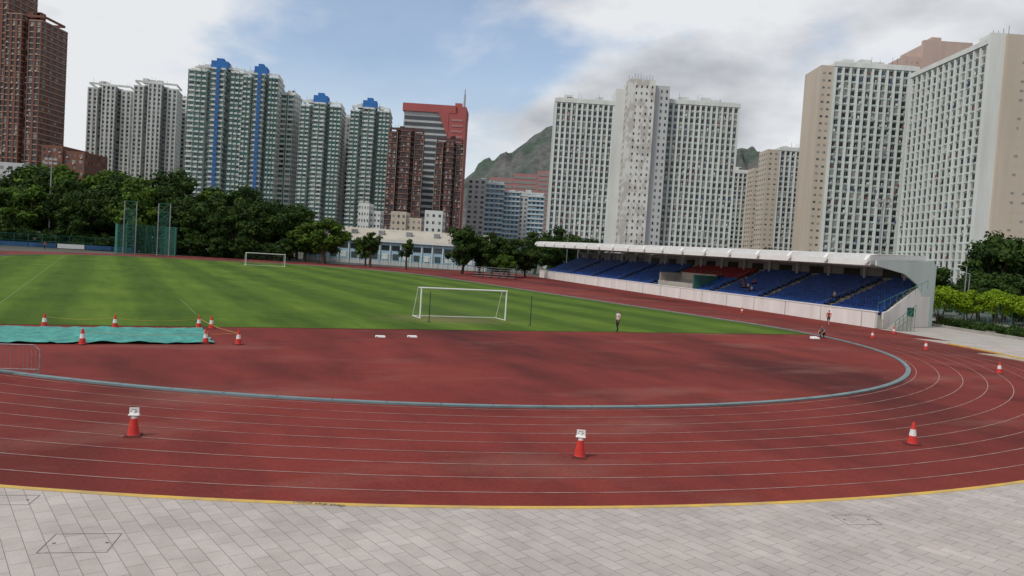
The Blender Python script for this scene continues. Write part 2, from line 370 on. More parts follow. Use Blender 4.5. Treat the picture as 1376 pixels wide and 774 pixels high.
mb.box(5,9,-4,2,78.6,80.3,'white_plaster')
mb.obj('housing_block',(38.5,330,0),0)
mb=MB();slab(mb,-30,0,0,16,81.2,'mint_plaster',11,29)
mb.box(-34.5,-30,1,17,0,80.6,'beige_plaster');facade(mb,(-34.3,1),(-30.1,1),4,79,29,2,ww=.45,wh=.28,win=['curtain','glass_mid'])
mb.obj('housing_block',(141,288,0),0)
mb=MB();mb.box(0,11,0,16,0,97,'pink_plaster');mb.box(7,27,-2,0,0,103.5,'pink_plaster');mb.box(7.1,27,0,18,0,102,'pink_plaster')
facade(mb,(0,0),(7,0),4,96,33,3,ww=.3,wh=.3,win=['curtain','pink_plaster']);mb.box(12,16,2,6,102,106,'pink_plaster')
mb.obj('housing_block',(155,330,0),0)
mb=MB()
mb.box(0,14,0,46,0,75.5,'mint_plaster')
facade(mb,(0,46),(0,0),4,74.2,27,13,ledge=(.22,.25,'mint_plaster'),fin=(.5,.8,'white_plaster',1),margin=1.2,**SLAB)
mb.box(-.7,.3,-.2,46,74.5,76,'white_plaster')
mb.box(-1.0,3.2,-1.2,-.001,0,77.2,'white_plaster');mb.box(3.2,13.5,-2.2,-.002,0,76.8,'beige_plaster')
facade(mb,(3.4,-2.2),(13.4,-2.2),4,75.5,27,3,ww=.3,wh=.25,win=['curtain','beige_plaster'],skip=(0,))
mb.box(13.5,17,-1,10,0,75,'white_plaster');facade(mb,(13.6,-1),(17,-1),4,74,27,1,ww=.7,wh=.6,ac=.5)
mb.box(17,30,2,16,0,74,'mint_plaster');facade(mb,(17,2),(30,2),4,73,27,5,**SLAB)
for i in range(8): mb.tube((1+i*1.5,1.5,75.5),(1+i*1.5,1.5,75.5+random.uniform(2,5)),.09,.06,'dark_metal',4)
mb.box(2,8,3,10,75.5,78.5,'white_plaster')
mb.obj('housing_block',(133,230,0),0)
mb=MB();slab(mb,0,11,0,14,60,'mint_plaster',4,22);mb.obj('housing_block',(121,450,0))
mb=MB();mb.box(0,6,0,14,0,66,'beige_plaster');facade(mb,(0,14),(0,0),4,65,24,4,ww=.4,wh=.4);facade(mb,(.2,0),(5.9,0),4,65,24,2,ww=.4,wh=.3,win=['curtain','glass_mid'])
slab(mb,6,22.5,.5,14,66.8,'mint_plaster',6,24);mb.obj('housing_block',(124,400,0))
mb=MB();mb.box(0,9,0,14,0,61,'beige_plaster');facade(mb,(.2,0),(8.9,0),4,60,22,3,ww=.4,wh=.3,win=['curtain','glass_mid']);facade(mb,(0,14),(0,0),4,60,22,4,ww=.4,wh=.4);mb.obj('housing_block',(129,438,0))

GWIN=['glass_green','glass_mid','glass_green','curtain','glass_dark','glass_green']
GF=dict(ww=.66,wh=.55,win=GWIN,ledge=(.35,.75,'white_plaster'),fin=(.45,.55,'green_frame',1),ac=.25)
WT=dict(ww=.42,wh=.55,ledge=(.2,.55,'white_plaster'),fin=(.5,1.1,'white_plaster',1),ac=.3,win=['glass_dark','glass_mid','glass_mid','curtain'])
RC=dict(nc=1,ww=.7,wh=.6)
def white_tower(x0,x1,y,z,rz):
    tower('residential_tower',x0,x1,y,z,[(1.5,1.5,-2,dict(nc=2,**WT)),(.8,4,-1,dict(wall='grey_plaster',**RC)),(2,-1,0,dict(nc=3,**WT)),(.8,4,-1,dict(wall='grey_plaster',**RC)),(1.5,1.5,-2,dict(nc=2,**WT))],rz=rz,nf=34)
white_tower(-262,-238,480,91,.25);white_tower(-230.5,-206.5,472,92.5,.25)
tower('residential_tower',-224,-211,500,89,[(1,0,0,dict(nc=3,**WT))],nf=32)
def green_tower(x0,x1,y,z,rz,strip,capx=(.3,.65)):
    st=dict(strip='blue_tile',sw=.9) if strip else {}
    tower('residential_tower',x0,x1,y,z,[(1.2,1.2,-1.5,dict(nc=2,**GF)),(.6,3,-1,dict(wall='green_wall',**RC)),(1.5,-.8,0,dict(nc=2,**GF,**st)),(.6,3,-1,dict(wall='green_wall',**RC)),(1.5,.2,-1,dict(nc=3,**GF))],rz=rz,nf=33,cap=(*capx,4,'blue_tile'))
green_tower(-177,-152,430,95,.15,True)
tower('residential_tower',-184,-176,436,95,[(1,0,0,dict(nc=2,**GF))],nf=33,depth=15)
green_tower(-151,-132.5,428,93,.15,True)
tower('residential_tower',-135,-127,442,86,[(1,0,0,dict(nc=2,**GF))],nf=30,depth=15)
tower('residential_tower',-148,-135,480,75,[(1,0,0,dict(nc=3,wall='grey_plaster',ww=.4,wh=.5))],nf=26,depth=15)
green_tower(-120,-98.5,430,80,.1,False);green_tower(-93,-72,430,79,.1,False)
tower('residential_tower',-108,-98,462,78,[(1,0,0,dict(nc=2,wall='grey_plaster',ww=.4,wh=.5))],nf=27,depth=15)
BR=dict(ww=.5,wh=.5,win=['glass_dark','glass_mid','brown_trim','curtain','glass_dark'],ac=.25)
def brown_tower(x0,x1,y,z,rz,w='darkbrown_tile',t='brown_trim'):
    fn=(.35,.4,'cream_trim',2)
    tower('residential_tower',x0,x1,y,z,[(1.3,1,-1,dict(nc=2,ledge=(.2,.3,t),fin=fn,**BR)),(.5,3.5,-1,dict(nc=1,**BR)),(1.4,-.8,0,dict(nc=2,ledge=(.25,.3,t),**BR)),(.5,3.5,-1,dict(nc=1,**BR)),(1.3,1,-1,dict(nc=2,ledge=(.2,.3,t),fin=fn,**BR))],rz=rz,nf=int(z/2.75),wall=w,depth=18)
brown_tower(-67,-49,400,64,.1);brown_tower(-42.5,-28.5,398,60,.1)
BL=(.3,.35,'cream_trim')
BR2=dict(ww=.6,wh=.6,win=['glass_dark','glass_dark','glass_mid','curtain'],ac=.3)
tower('residential_tower',-286,-247,380,118,[(1,1,0,dict(nc=5,**BR2,ledge=BL,fin=(.4,1.2,'brown_tile',1))),(.4,3,-2,dict(nc=1,**BR2)),(1,0,0,dict(nc=5,**BR2,ledge=BL,fin=(.4,1.2,'brown_tile',1)))],nf=40,wall='brown_tile')
tower('residential_tower',-247,-230,378,103,[(1,0,1,dict(nc=3,**BR2,ledge=BL,fin=(.4,1.1,'brown_tile',1))),(.35,2.5,-2,dict(nc=1,**BR2)),(.8,.5,-1.5,dict(nc=2,**BR2,ledge=BL,fin=(.4,1.1,'brown_tile',1)))],nf=37,wall='brown_tile')
tower('low_block',-217,-198,360,40,[(1,0,1,dict(nc=4,**BR)),(1,1,-1,dict(nc=3,**BR))],nf=13,wall='brown_tile',crn=False)
tower('low_block',-203,-186,298,27.5,[(1,0,0,dict(nc=5,ww=.5,wh=.4))],nf=8,wall='lightgrey_plaster',crn=False)
mb=MB();mb.box(0,26,0,22,0,84,'lightgrey_plaster')
for i in range(22): mb.box(.5,25.5,-.25,-.01,6+i*3.5,7.9+i*3.5,'glass_mid')
mb.box(-.8,30,-1.2,0-.3,84,88.5,'red_cladding');mb.box(-.8,36,-.28,22,84.01,88.3,'red_cladding')
mb.box(26,36,-1,20,0,84,'red_cladding');mb.poly([(20,-1.25,84),(26,-1.25,70),(26,-1.25,84)],'red_cladding')
for i in range(24): mb.box(28,34.5,-1.2,-1.01,6+i*3.2,7.2+i*3.2,'rose_cladding')
mb.box(29,33,4,8,88,91,'red_cladding');mb.tube((34.5,2,88),(34.5,2,96),.7,.5,'grey_plaster',6);mb.tube((34.5,2,96),(34.5,2,99),.2,.15,'dark_metal',6)
mb.obj('office_tower',(-69,462,0),0)
tower('apartment_block',-32,-9,500,49,[(1,0,2,dict(nc=3,ww=.5,wh=.5,wall='lightgrey_plaster')),(1,1.5,0,dict(nc=4,ww=.6,wh=.45,wall='sky_tile',ledge=(.4,.8,'white_plaster')))],nf=15,crn=True)
tower('apartment_block',-9,17,505,44,[(1,0,1,dict(nc=4,ww=.6,wh=.45,wall='sky_tile',ledge=(.4,.8,'white_plaster'))),(.5,1,-2,dict(nc=2,ww=.5,wh=.5,wall='lightgrey_plaster')),(1,.3,-1,dict(nc=4,ww=.6,wh=.45,wall='sky_tile',ledge=(.4,.8,'white_plaster')))],nf=14)
mb=MB()
for a,b,z in((-22,-4,62),(-4,14,66),(14,26,69)):
    mb.box(a,b-.05,0,20,0,z,'rose_cladding')
    for i in range(16): mb.box(a+.8,b-.8,-.2,-.01,z-4-i*3.6,z-2.2-i*3.6,'curtain')
mb.obj('factory_building',(0,600,0))
tower('apartment_block',-66,-57,330,22.5,[(1,0,0,dict(nc=4,ww=.4,wh=.4,wall='white_plaster')),(1,2,-3,dict(nc=3,ww=.5,wh=.4,wall='white_plaster'))],nf=7,crn=False,depth=12)
tower('apartment_block',-47.5,-36,300,18.6,[(1,0,0,dict(nc=3,ww=.4,wh=.4,wall='beige_plaster')),(1,1,-2,dict(nc=3,ww=.4,wh=.4,wall='beige_plaster'))],nf=6,crn=False,depth=12)
tower('apartment_block',-33.6,-27,290,19.3,[(1,0,0,dict(nc=3,ww=.4,wh=.4,wall='white_plaster'))],nf=6,crn=False,depth=12)
mb=MB();L_=52
mb.box(0,L_,0,20,0,6.4,'low_blue');mb.box(0,L_,-.15,-.01,0,1.2,'lightgrey_plaster')
for i in range(17):
    x=1+i*3;mb.box(x,x+2.2,-.12,-.02,4.2,5.5,'glass_dark' if i%3 else 'glass_mid');mb.box(x+.3,x+1.9,-.13,-.02,1.6,3.2,'white_plaster' if i%2 else 'glass_mid')
    mb.box(x+2.45,x+2.7,-.3,-.03,0,6.4,'white_plaster')
mb.box(-.5,L_+.5,-.8,.5,6.4,7.1,'white_plaster')
mb.poly([(-.5,-.6,7.12),(L_+.5,-.6,7.12),(L_+.5,9,10.2),(-.5,9,10.2)],'low_roof');mb.poly([(L_+.5,20,7.12),(-.5,20,7.12),(-.5,9,10.2),(L_+.5,9,10.2)],'low_roof')
mb.poly([(-.5,-.6,7.12),(-.5,9,10.2),(-.5,20,7.12)],'white_plaster');mb.poly([(L_+.5,-.6,7.12),(L_+.5,20,7.12),(L_+.5,9,10.2)],'white_plaster')
for i in range(6): mb.box(4+i*8,5.5+i*8,3,4.5,8,9.6,'galv_metal')
mb.obj('sports_hall',(-59,224,0),-.12)

# mountain
nx,ny=230,110
prof=[(-900,40),(-400,60),(-220,75),(-140,110),(-98,140),(-60,172),(-27,190),(10,210),(54,237),(120,262),(200,270),(300,240),(370,224),(400,219),(449,224),(478,213),(540,190),(640,150),(900,100),(1400,70)]
xs=np.linspace(-900,1400,nx);pz=np.interp(xs,[p[0] for p in prof],[p[1] for p in prof])
v=[];f=[]
for j in range(ny):
    t=j/(ny-1);yy=1150+t*900
    e=math.exp(-((yy-1500)/230)**2)
    for i in range(nx):
        z=pz[i]*e;nn=mnoise.fractal(Vector((xs[i]*.012,yy*.012,3)),1.0,2.0,6)
        rd=abs(mnoise.fractal(Vector((xs[i]*.028,yy*.007,9)),.8,2.1,6))
        z+=(nn*20-rd*26+8)*min(1,abs(e)*1.1)*(.4 if abs(yy-1500)<20 else 1)
        v.append((xs[i],yy,max(z,-1)))
for j in range(ny-1):
    for i in range(nx-1):
        a=j*nx+i;f.append((a,a+1,a+nx+1,a+nx))
me=bpy.data.meshes.new('hill');me.from_pydata(v,[],f);me.materials.append(M['mountain']);me.update();link('hill',me)

# ------------------------------------------------------------------ grandstand
ang=math.atan2(-.9606,.278)
mb=MB();LN=118.
bx=lambda a0,a1,b0,b1,z0,z1,k:mb.box(-a1,-a0,b0,b1,z0,z1,k)
bx(0,LN,0,.3,0,1.75,'stand_wall');bx(-.1,LN,-.06,.36,1.75,1.85,'white_paint')
for i in range(17): bx(2+i*7,2.12+i*7,-.02,-.001,0,1.74,'stand_concrete')
NR=12;bb=lambda i:1.2+i*.74;zz=lambda i:1.35+i*.33
aisles=[10,24,37,58,72,86,100]
bx(0,LN,.3,1.2,0,1.0,'stand_concrete')
for i in range(NR):
    b=bb(i);z=zz(i);a0=.5*b
    bx(a0,LN,b,b+.735,0,z,'stand_concrete')
    a=a0+.3
    while a<LN-.6:
        ais=any(abs(a+.25-q)<.8 for q in aisles)
        if not ais and not (42<a<54 and i<6):
            k='red_seat' if (37<a<58) and i>=7 else 'blue_seat'
            bx(a,a+.44,b+.12,b+.5,z+.28,z+.36,k);bx(a,a+.44,b+.5,b+.56,z+.30,z+.66,k);bx(a+.17,a+.27,b+.25,b+.4,z,z+.28,'dark_metal')
        a+=.5
    for q in aisles: bx(q-.55,q+.55,b-.02,b+.36,z-.16,z+.012,'aisle')
bx(42,54,.9,1.1,0,2.6,'stand_concrete');bx(42,42.3,1.1,5.4,0,4.0,'green_frame');bx(53.7,54,1.1,5.4,0,4.0,'stand_concrete');bx(42.3,53.7,5.2,5.4,0,4.2,'beige_plaster')
for q in(42,54):
    for i in range(5): mb.tube((-q,1.2+i,2.6),(-q,1.2+i,4.9),.03,.03,'green_metal',5)
    mb.tube((-q,1.2,3.6),(-q,5.2,4.9),.03,.03,'green_metal',5)
for q in aisles:
    mb.tube((-q,1.2,2.3),(-q,bb(11),zz(11)+.9),.025,.025,'galv_metal',5)
bx(5.2,LN,10.2,10.45,0,7.1,'grey_plaster')
for i in range(16): bx(8+i*7.2,11+i*7.2,10.1,10.199,5.5,6.5,'glass_dark')
def rz_(a): return 6.85+a*.0085
seg=17;ws=LN/seg
for i in range(seg):
    A0,A1=i*ws,(i+1)*ws
    P=lambda a,b,z:(-a,b,z+rz_(a)-6.85)
    e0=lambda b:A0+(.45*max(b,0)*(1 if i==0 else 0))
    mb.hexa([P(A1,-1.2,6.85),P(e0(-1.2),-1.2,6.85),P(e0(10.6),10.6,7.35),P(A1,10.6,7.35),P(A1,-1.2,7.25),P(e0(-1.2),-1.2,7.25),P(e0(10.6),10.6,7.75),P(A1,10.6,7.75)],'stand_wall')
    mb.hexa([P(A1-.02,-1.35,6.75),P(A0+.02,-1.35,6.75),P(A0+.02,-1.201,6.75),P(A1-.02,-1.201,6.75),P(A1-.02,-1.35,7.3),P(A0+.02,-1.35,7.3),P(A0+.02,-1.201,7.3),P(A1-.02,-1.201,7.3)],'white_paint')
for i in range(seg+1):
    a=i*ws;a=min(max(a,.2),LN-.2);P=lambda aa,b,z:(-aa,b,z+rz_(a)-6.85);w=.26
    pr=[(-1.75,6.95),(-1.75,7.35),(-1.35,7.85),(-.4,8.0),(10.6,8.4),(10.6,7.77),(-1.36,7.27)]
    n=len(pr);sh=.45 if i==0 else 0
    mb.poly([P(a+w+sh*max(b,0),b,z) for b,z in pr],'white_paint');mb.poly([P(a-w+sh*max(b,0),b,z) for b,z in pr][::-1],'white_paint')
    for q in range(n):
        b0,z0=pr[q];b1,z1=pr[(q+1)%n];mb.quad(P(a-w+sh*max(b0,0),b0,z0),P(a+w+sh*max(b0,0),b0,z0),P(a+w+sh*max(b1,0),b1,z1),P(a-w+sh*max(b1,0),b1,z1),'white_paint')
    if i>0:
        mb.hexa([P(a+.15,-1.0,6.7),P(a-.15,-1.0,6.7),P(a-.15,10.1,6.5),P(a+.15,10.1,6.5),P(a+.15,-1.0,6.86),P(a-.15,-1.0,6.86),P(a-.15,10.1,7.33),P(a+.15,10.1,7.33)],'white_plaster')
        mb.box(-a-.2,-a+.2,9.75,10.09,4.9,6.6+a*.0085,'white_plaster')
def E(b,z,o=0): return (-(.45*b)+o,b,z)
def plate(pts,k,o0,o1):
    n=len(pts);mb.poly([E(b,z,o1) for b,z in pts],k);mb.poly([E(b,z,o0) for b,z in pts][::-1],k)
    for i in range(n):
        p,q=pts[i],pts[(i+1)%n];mb.quad(E(*p,o0),E(*q,o0),E(*q,o1),E(*p,o1),k)
plate([(-1.3,6.75),(5,6.1),(8.2,5.0),(9.4,3.6),(11.6,3.6),(11.6,7.9),(8,7.6),(-1.3,7.3)],'mint_plaster',.25,.5)
plate([(1.0,0),(11.6,0),(11.6,3.6),(9.4,3.6),(8.6,4.6),(2.0,1.9),(1.0,1.75)],'stand_wall',.25,.5)
plate([(6.3,.05),(7.9,.05),(7.9,2.3),(6.3,2.3)],'door_green',.5,.56)
plate([(11.6,0),(12.6,0),(12.6,7.2),(11.6,7.9)],'mint_plaster',.2,.55)
for i in range(7): mb.box(.6,1.9,1.2+i*.3,1.5+i*.3,0,.2+i*.22,'stand_concrete')
for i in range(6):
    mb.tube((1.9,1.0+i*.5,0),(1.9,1.0+i*.5,1.0+i*.36),.03,.03,'green_metal',5)
for dz in(.5,1.0): mb.tube((1.9,1.0,dz),(1.9,3.5,dz+1.8),.03,.03,'green_metal',5)
for i in range(9): mb.tube((-.3,.5+i*.8,1.8+i*.35),(-.3,.5+i*.8,2.7+i*.35),.025,.025,'green_metal',5)
mb.tube((-.3,.5,2.7),(-.3,6.9,5.5),.03,.03,'green_metal',5)
mb.obj('grandstand',(39.5,85.5,0),ang)

# ------------------------------------------------------------------ trees
def leafcloud(mb,centers,rads,nleaf,ls,k,rs):
    V=[];
    for c,r in zip(centers,rads):
        n=nleaf
        d=rs.normal(size=(n,3));d/=np.linalg.norm(d,axis=1)[:,None]
        rr=r*(rs.uniform(.35,1.05,size=(n,1)));p=c+d*rr*np.array([1,1,.72])
        nn=d+rs.normal(scale=.5,size=(n,3))+np.array([0,0,.35]);nn/=np.linalg.norm(nn,axis=1)[:,None]
        t=np.cross(nn,rs.normal(size=(n,3)));t/=np.linalg.norm(t,axis=1)[:,None];b=np.cross(nn,t)
        s=ls*rs.uniform(.6,1.3,size=(n,1));t=t*s;b=b*s*.6
        V.append(np.stack([p-t,p-b,p+t,p+b],1).reshape(-1,3))
    V=np.concatenate(V);n0=len(mb.v);mb.v+=[tuple(x) for x in V.tolist()]
    q=len(V)//4;mb.f+=[(n0+4*i,n0+4*i+1,n0+4*i+2,n0+4*i+3) for i in range(q)];mb.m+=[mb.mi(k)]*q
def tree_mesh(name,seed,H,cr,k,ncl=42,nleaf=75,ls=.38,trunkfrac=.28):
    rs=np.random.RandomState(seed);mb=MB();tr=H*.022+.08
    top=H*trunkfrac;bend=rs.normal(scale=.03*H,size=2)
    mb.tube((0,0,-.2),(bend[0]*.5,bend[1]*.5,top),tr*1.3,tr,'bark',8)
    mb.tube((bend[0]*.5,bend[1]*.5,top),(bend[0],bend[1],H*.7),tr,tr*.4,'bark',7)
    cz=H*(trunkfrac+1)/2;hz=H*(1-trunkfrac)/2
    C=[];Rr=[]
    while len(C)<ncl:
        d=rs.normal(size=3);d/=np.linalg.norm(d);q=rs.uniform(.05,1)**.45
        lump=1+.25*math.sin(3*math.atan2(d[1],d[0])+seed)+.15*rs.normal()
        p=np.array([d[0]*cr*q*lump*.85,d[1]*cr*q*lump*.85,cz+d[2]*hz*q*.9])
        if p[2]>H*1.02:continue
        C.append(p);Rr.append(cr*rs.uniform(.18,.36))
    for p in C[::3]:
        st=Vector((bend[0]*.7,bend[1]*.7,top+rs.uniform(0,.3)*H));mb.tube(st,Vector(p),tr*.35,tr*.1,'bark',5,False)
    leafcloud(mb,C,Rr,nleaf,ls,k,rs)
    return mb.mesh(name)
TD=[tree_mesh('tree_dark_%d'%i,10+i,16,6.6,'foliage_dark',ncl=64,nleaf=130,ls=.42,trunkfrac=.10) for i in range(4)]
TM=[tree_mesh('tree_mid_%d'%i,30+i,9,3.8,'foliage_mid',ncl=44,nleaf=120,ls=.27,trunkfrac=.2) for i in range(3)]
TS=[tree_mesh('tree_slim_%d'%i,40+i,9,2.7,'foliage_dark',ncl=32,nleaf=100,ls=.25,trunkfrac=.3) for i in range(2)]
row=empty('distant_tree_row')
r=random.Random(3)
top=[(-165,19.5),(-140,19.5),(-112,20.5),(-100,20),(-95,18.5),(-85,20.5),(-74,20.5),(-62,18),(-52,14),(-45,12)]
def tz(x):
    return float(np.interp(x,[a for a,b in top],[b for a,b in top]))
for k,(yy0,step,sc) in enumerate(((192,6.0,.72),(202,6.5,.9),(214,7.5,1.06))):
    x=-170+k*3
    while x<(-62 if k==0 else -56):
        y=yy0+r.uniform(-4,4)+(x+100)*.15
        h=tz(x*205/y)*sc*r.uniform(.86,1.08)
        me=r.choice(TD if r.random()<.76 else TM);H0=16 if me in TD else 9;s=h/H0
        link('tree_crown',me,(x,y,0),r.uniform(0,6.28),row,sc=(s*r.uniform(.9,1.15),s*r.uniform(.9,1.15),s));x+=step*r.uniform(.75,1.2)
for x in range(-150,-56,3):
    me=r.choice(TD);link('understorey',me,(x+r.uniform(-1,1),187+(x+100)*.15+r.uniform(-1.5,1.5),-1.2),r.uniform(0,6.28),row,sc=(.5,.5,r.uniform(.32,.48)))
def tree(name,me,x,y,H0,h,wf=1.):
    s=h/H0;return link(name,me,(x,y,0),r.uniform(0,6.28),sc=(s*wf,s*wf,s))
tree('broadleaf_tree',TM[0],-47,196,9,11.5,1.3);tree('broadleaf_tree',TM[1],-53,200,9,10.5,1.2)
tree('broadleaf_tree',TS[0],-34.5,190,9,9,1.1);tree('broadleaf_tree',TM[2],-36.5,195,9,8,.9)
tree('broadleaf_tree',TS[1],-25.5,188,9,7.5,1.)
for x,y,h,m,w in((-12,185,12.5,0,.9),(-8,190,9.5,1,1.2),(-5,184,10,2,1.2),(-1,188,9,3,1.2),(3,190,8,0,1.1)):
    tree('broadleaf_tree',TD[m],x,y,16,h,w)
tree('broadleaf_tree',TM[1],-2,178,9,5.5,1.2)
for x,y,h,w in((6,225,12.5,1.1),(12,222,14,1.2),(16,224,12,1.2),(22,226,11,1.2),(10,215,11,1.)):
    tree('broadleaf_tree',r.choice(TD),x,y,16,h,w)
for x,y,h,w in((33,215,10.5,1.2),(42,212,10,1.2),(52,205,10.5,1.2),(60,190,11,1.2),(68,185,10,1.2)):
    tree('broadleaf_tree',r.choice(TD),x,y,16,h,w)
for x,y,h,w in((75,122,15,.9),(80,128,13,1.),(68,128,9,1.),(70,118,8.5,1.1),(66,126,8,1),(62,124,7.5,1.1),(86,126,12,1.1),(74,112,8,1.1),(80,115,9,1.1),(65,113,6.5,1.2),(70,110,7,1.2)):
    tree('broadleaf_tree',r.choice(TD),x,y,16,h,w)
def bush_mesh(seed,rad,h,k,ls):
    rs=np.random.RandomState(seed);mb=MB();C=[];Rr=[]
    for i in range(34):
        d=rs.normal(size=3);d/=np.linalg.norm(d);C.append(np.array([d[0]*rad*.72,d[1]*rad*.72,h*.55+d[2]*h*.32]));Rr.append(rad*rs.uniform(.25,.42))
    leafcloud(mb,C,Rr,170,ls,k,rs)
    for i in range(5):
        a=i*1.25;mb.tube((0,0,-1.4),(math.cos(a)*rad*.5,math.sin(a)*rad*.5,h*.55),.07,.03,'bark',5)
    return mb.mesh('bush_mesh_%d'%seed)
BB=[bush_mesh(1,2.2,3.8,'foliage_bright',.14),bush_mesh(2,2.1,3.6,'foliage_bright',.14)]
for i,(x,y) in enumerate(((53.2,98),(56.2,97),(59.2,96),(61.6,93.5))): link('clipped_bush',BB[i%2],(x,y,1.35),i*1.3,sc=1.0)
rs=np.random.RandomState(5);mb=MB();C=[];Rr=[]
for i in range(120):
    t=rs.uniform();C.append(np.array([52.6+t*2.2+rs.uniform(0,2.6),99-t*18,rs.uniform(.2,.9)]));Rr.append(rs.uniform(.4,.65))
leafcloud(mb,C,Rr,110,.12,'foliage_dark',rs);mb.obj('hedge')
mb=MB();mb.prism([(51.8,100),(53.4,80),(53.7,80),(52.1,100)],-.03,.25,'stand_concrete');mb.obj('planter_kerb')

# ------------------------------------------------------------------ fences
def fence(name,pts,h,k,sp=2.5,mesh=.35,post='green_metal'):
    mb=MB()
    for (a,b) in zip(pts[:-1],pts[1:]):
        a=Vector((*a,0));b=Vector((*b,0));n=max(1,int((b-a).length/sp));d=(b-a)/n
        for i in range(n+1): p=a+d*i;mb.tube(p,p+Vector((0,0,h)),.05,.05,post,5)
        for z in(.1,h*.5,h-.05): mb.tube(a+Vector((0,0,z)),b+Vector((0,0,z)),.03,.03,post,4)
        m=int((b-a).length/mesh)
        for i in range(m): p=a+(b-a)*(i/m);mb.tube(p+Vector((0,0,.1)),p+Vector((0,0,h)),.018,.018,k,3,False)
    return mb.obj(name)
fence('mesh_fence',[(-130,165),(-100,183),(-58,205),(-30,206),(6,209)],3,'green_metal')
fence('mesh_fence',[(50.5,101),(58,112),(75,108)],3.2,'green_metal')
D('blue_board',(.05,.13,.28),var=.2,scale=.3)
mb=MB()
for i in range(9):
    a=Vector((-118,170.5,0))+Vector((.8,.48,0))*i*6;mb.obox(a,(.857,.515),(.515,-.857),0,5.4,0,.1,.15,1.15,'blue_board' if i%3 else 'white_paint');mb.obox(a,(.857,.515),(.515,-.857),.2,.3,-.5,0,0,.9,'dark_metal')
mb.obj('perimeter_boards')
# ------------------------------------------------------------------ goals
def goal(name,x,y,rz):
    mb=MB();W2=3.66;H=2.44;T='white_paint';r_=.06
    for s in(-1,1):
        mb.tube((s*W2,0,0),(s*W2,0,H),r_,r_,T,10);mb.tube((s*W2,0,H),(s*W2,.9,H-.02),.03,.03,T,6);mb.tube((s*W2,.9,H),(s*W2,2,0),.025,.025,T,6);mb.tube((s*W2,0,.04),(s*W2,2,.04),.03,.03,T,6)
    mb.tube((-W2-.06,0,H),(W2+.06,0,H),r_,r_,T,10);mb.tube((-W2,2,.04),(W2,2,.04),.03,.03,T,6);mb.tube((-W2,.9,H-.02),(W2,.9,H-.02),.015,.015,T,6)
    for i in range(0,49):
        xx=-W2+i*.1525;mb.tube((xx,.9,H-.02),(xx,2,.04),.0025,.0025,'net_cord',3,False)
    for j in range(16):
        t=j/16;mb.tube((-W2,.9+1.1*t,H*(1-t)),(W2,.9+1.1*t,H*(1-t)),.0025,.0025,'net_cord',3,False)
        for s in(-1,1): mb.tube((s*W2,0,H*(1-t)),(s*W2,.9+1.1*t,H*(1-t)),.0025,.0025,'net_cord',3,False)
    return mb.obj(name,(x,y,0),rz)
goal('football_goal',-3.75,63.55,.42);goal('football_goal',-48,153,.48)
for x,y in((-6.1,59.4),(1.6,61.7)):
    mb=MB();mb.tube((0,0,0),(0,0,2.35),.035,.03,'dark_metal',8);mb.lathe([(.16,0),(.16,.03),(.05,.06)],'dark_metal',12);mb.obj('marker_pole',(x,y,.01))
# ------------------------------------------------------------------ discus cage
mb=MB();G='green_metal'
def lattice(x,y,h,w=.9):
    c=[(x-w,y-w*.5),(x+w,y-w*.5),(x+w,y+w*.5),(x-w,y+w*.5)]
    for p in c: mb.tube((*p,0),(*p,h),.1,.1,'galv_metal',5)
    n=int(h/1.8)
    for i in range(n):
        z0,z1=i*h/n,(i+1)*h/n
        for a,b in((0,1),(1,2),(2,3),(3,0)):
            mb.tube((*c[a],z0),(*c[b],z1),.05,.05,G,4);mb.tube((*c[a],z1),(*c[b],z1),.06,.06,G,4)
for x in(-3.4,3.4): lattice(x,0,11.6,1.2)
ps=[(-5.8,-1),(-6.2,3),(-4,6.5),(0,7.5),(4,6.5),(6.2,3),(5.8,-1)]
for a,b in zip(ps[:-1],ps[1:]):
    mb.tube((*a,0),(*a,6.5),.09,.09,G,5);mb.tube((*a,6.5),(*b,6.5),.05,.05,G,4)
    n=14
    for i in range(n):
        t=i/n;x=a[0]+(b[0]-a[0])*t;y=a[1]+(b[1]-a[1])*t;mb.tube((x,y,0),(x,y,6.5),.035,.035,'net_green',3,False)
    for j in range(14): mb.tube((*a,j*.46),(*b,j*.46),.03,.03,'net_green',3,False)
mb.tube((*ps[-1],0),(*ps[-1],6.5),.09,.09,G,5)
for x in(-3.4,3.4):
    for i in range(9): mb.tube((x-1+i*.25,.6,0),(x-1+i*.25,.6,10),.03,.03,'net_green',3,False)
mb.obj('discus_cage',(-81.5,175,0),.45)

# ------------------------------------------------------------------ cones
def cone_mesh(kind):
    mb=MB();H=.70;o,wt='cone_orange','cone_white'
    mb.hexa([(-.21,-.21,0),(.21,-.21,0),(.21,.21,0),(-.21,.21,0),(-.19,-.19,.04),(.19,-.19,.04),(.19,.19,.04),(-.19,.19,.04)],'cone_base')
    mb.lathe([(.165,.035),(.15,.07),(.113,.28),(.111,.282),(.082,.48),(.080,.482),(.04,H-.01),(.028,H)],o,24,ks=[o,o,wt,wt,o,o,o,o] if kind!=1 else [o,o,o,o,wt,wt,wt,wt])
    if kind==1:
        mb.box(-.12,.12,-.012,.012,.60,.76,'white_paint');mb.box(-.08,.08,-.015,-.013,.65,.665,'joint_metal');mb.box(-.06,.06,-.015,-.013,.70,.715,'joint_metal')
        mb.hexa([(-.14,-.09,.565),(.14,-.09,.565),(.14,.09,.565),(-.14,.09,.565),(-.11,-.06,.61),(.11,-.06,.61),(.11,.06,.61),(-.11,.06,.61)],'white_paint')
    return mb.mesh('traffic_cone_%d'%kind)
CM=[cone_mesh(0),cone_mesh(1)]
link('traffic_cone',CM[1],(-10.0,21.2,.005),.25,sc=1.02);link('traffic_cone',CM[1],(2.2,22.0,.005),-.1,sc=1.02)
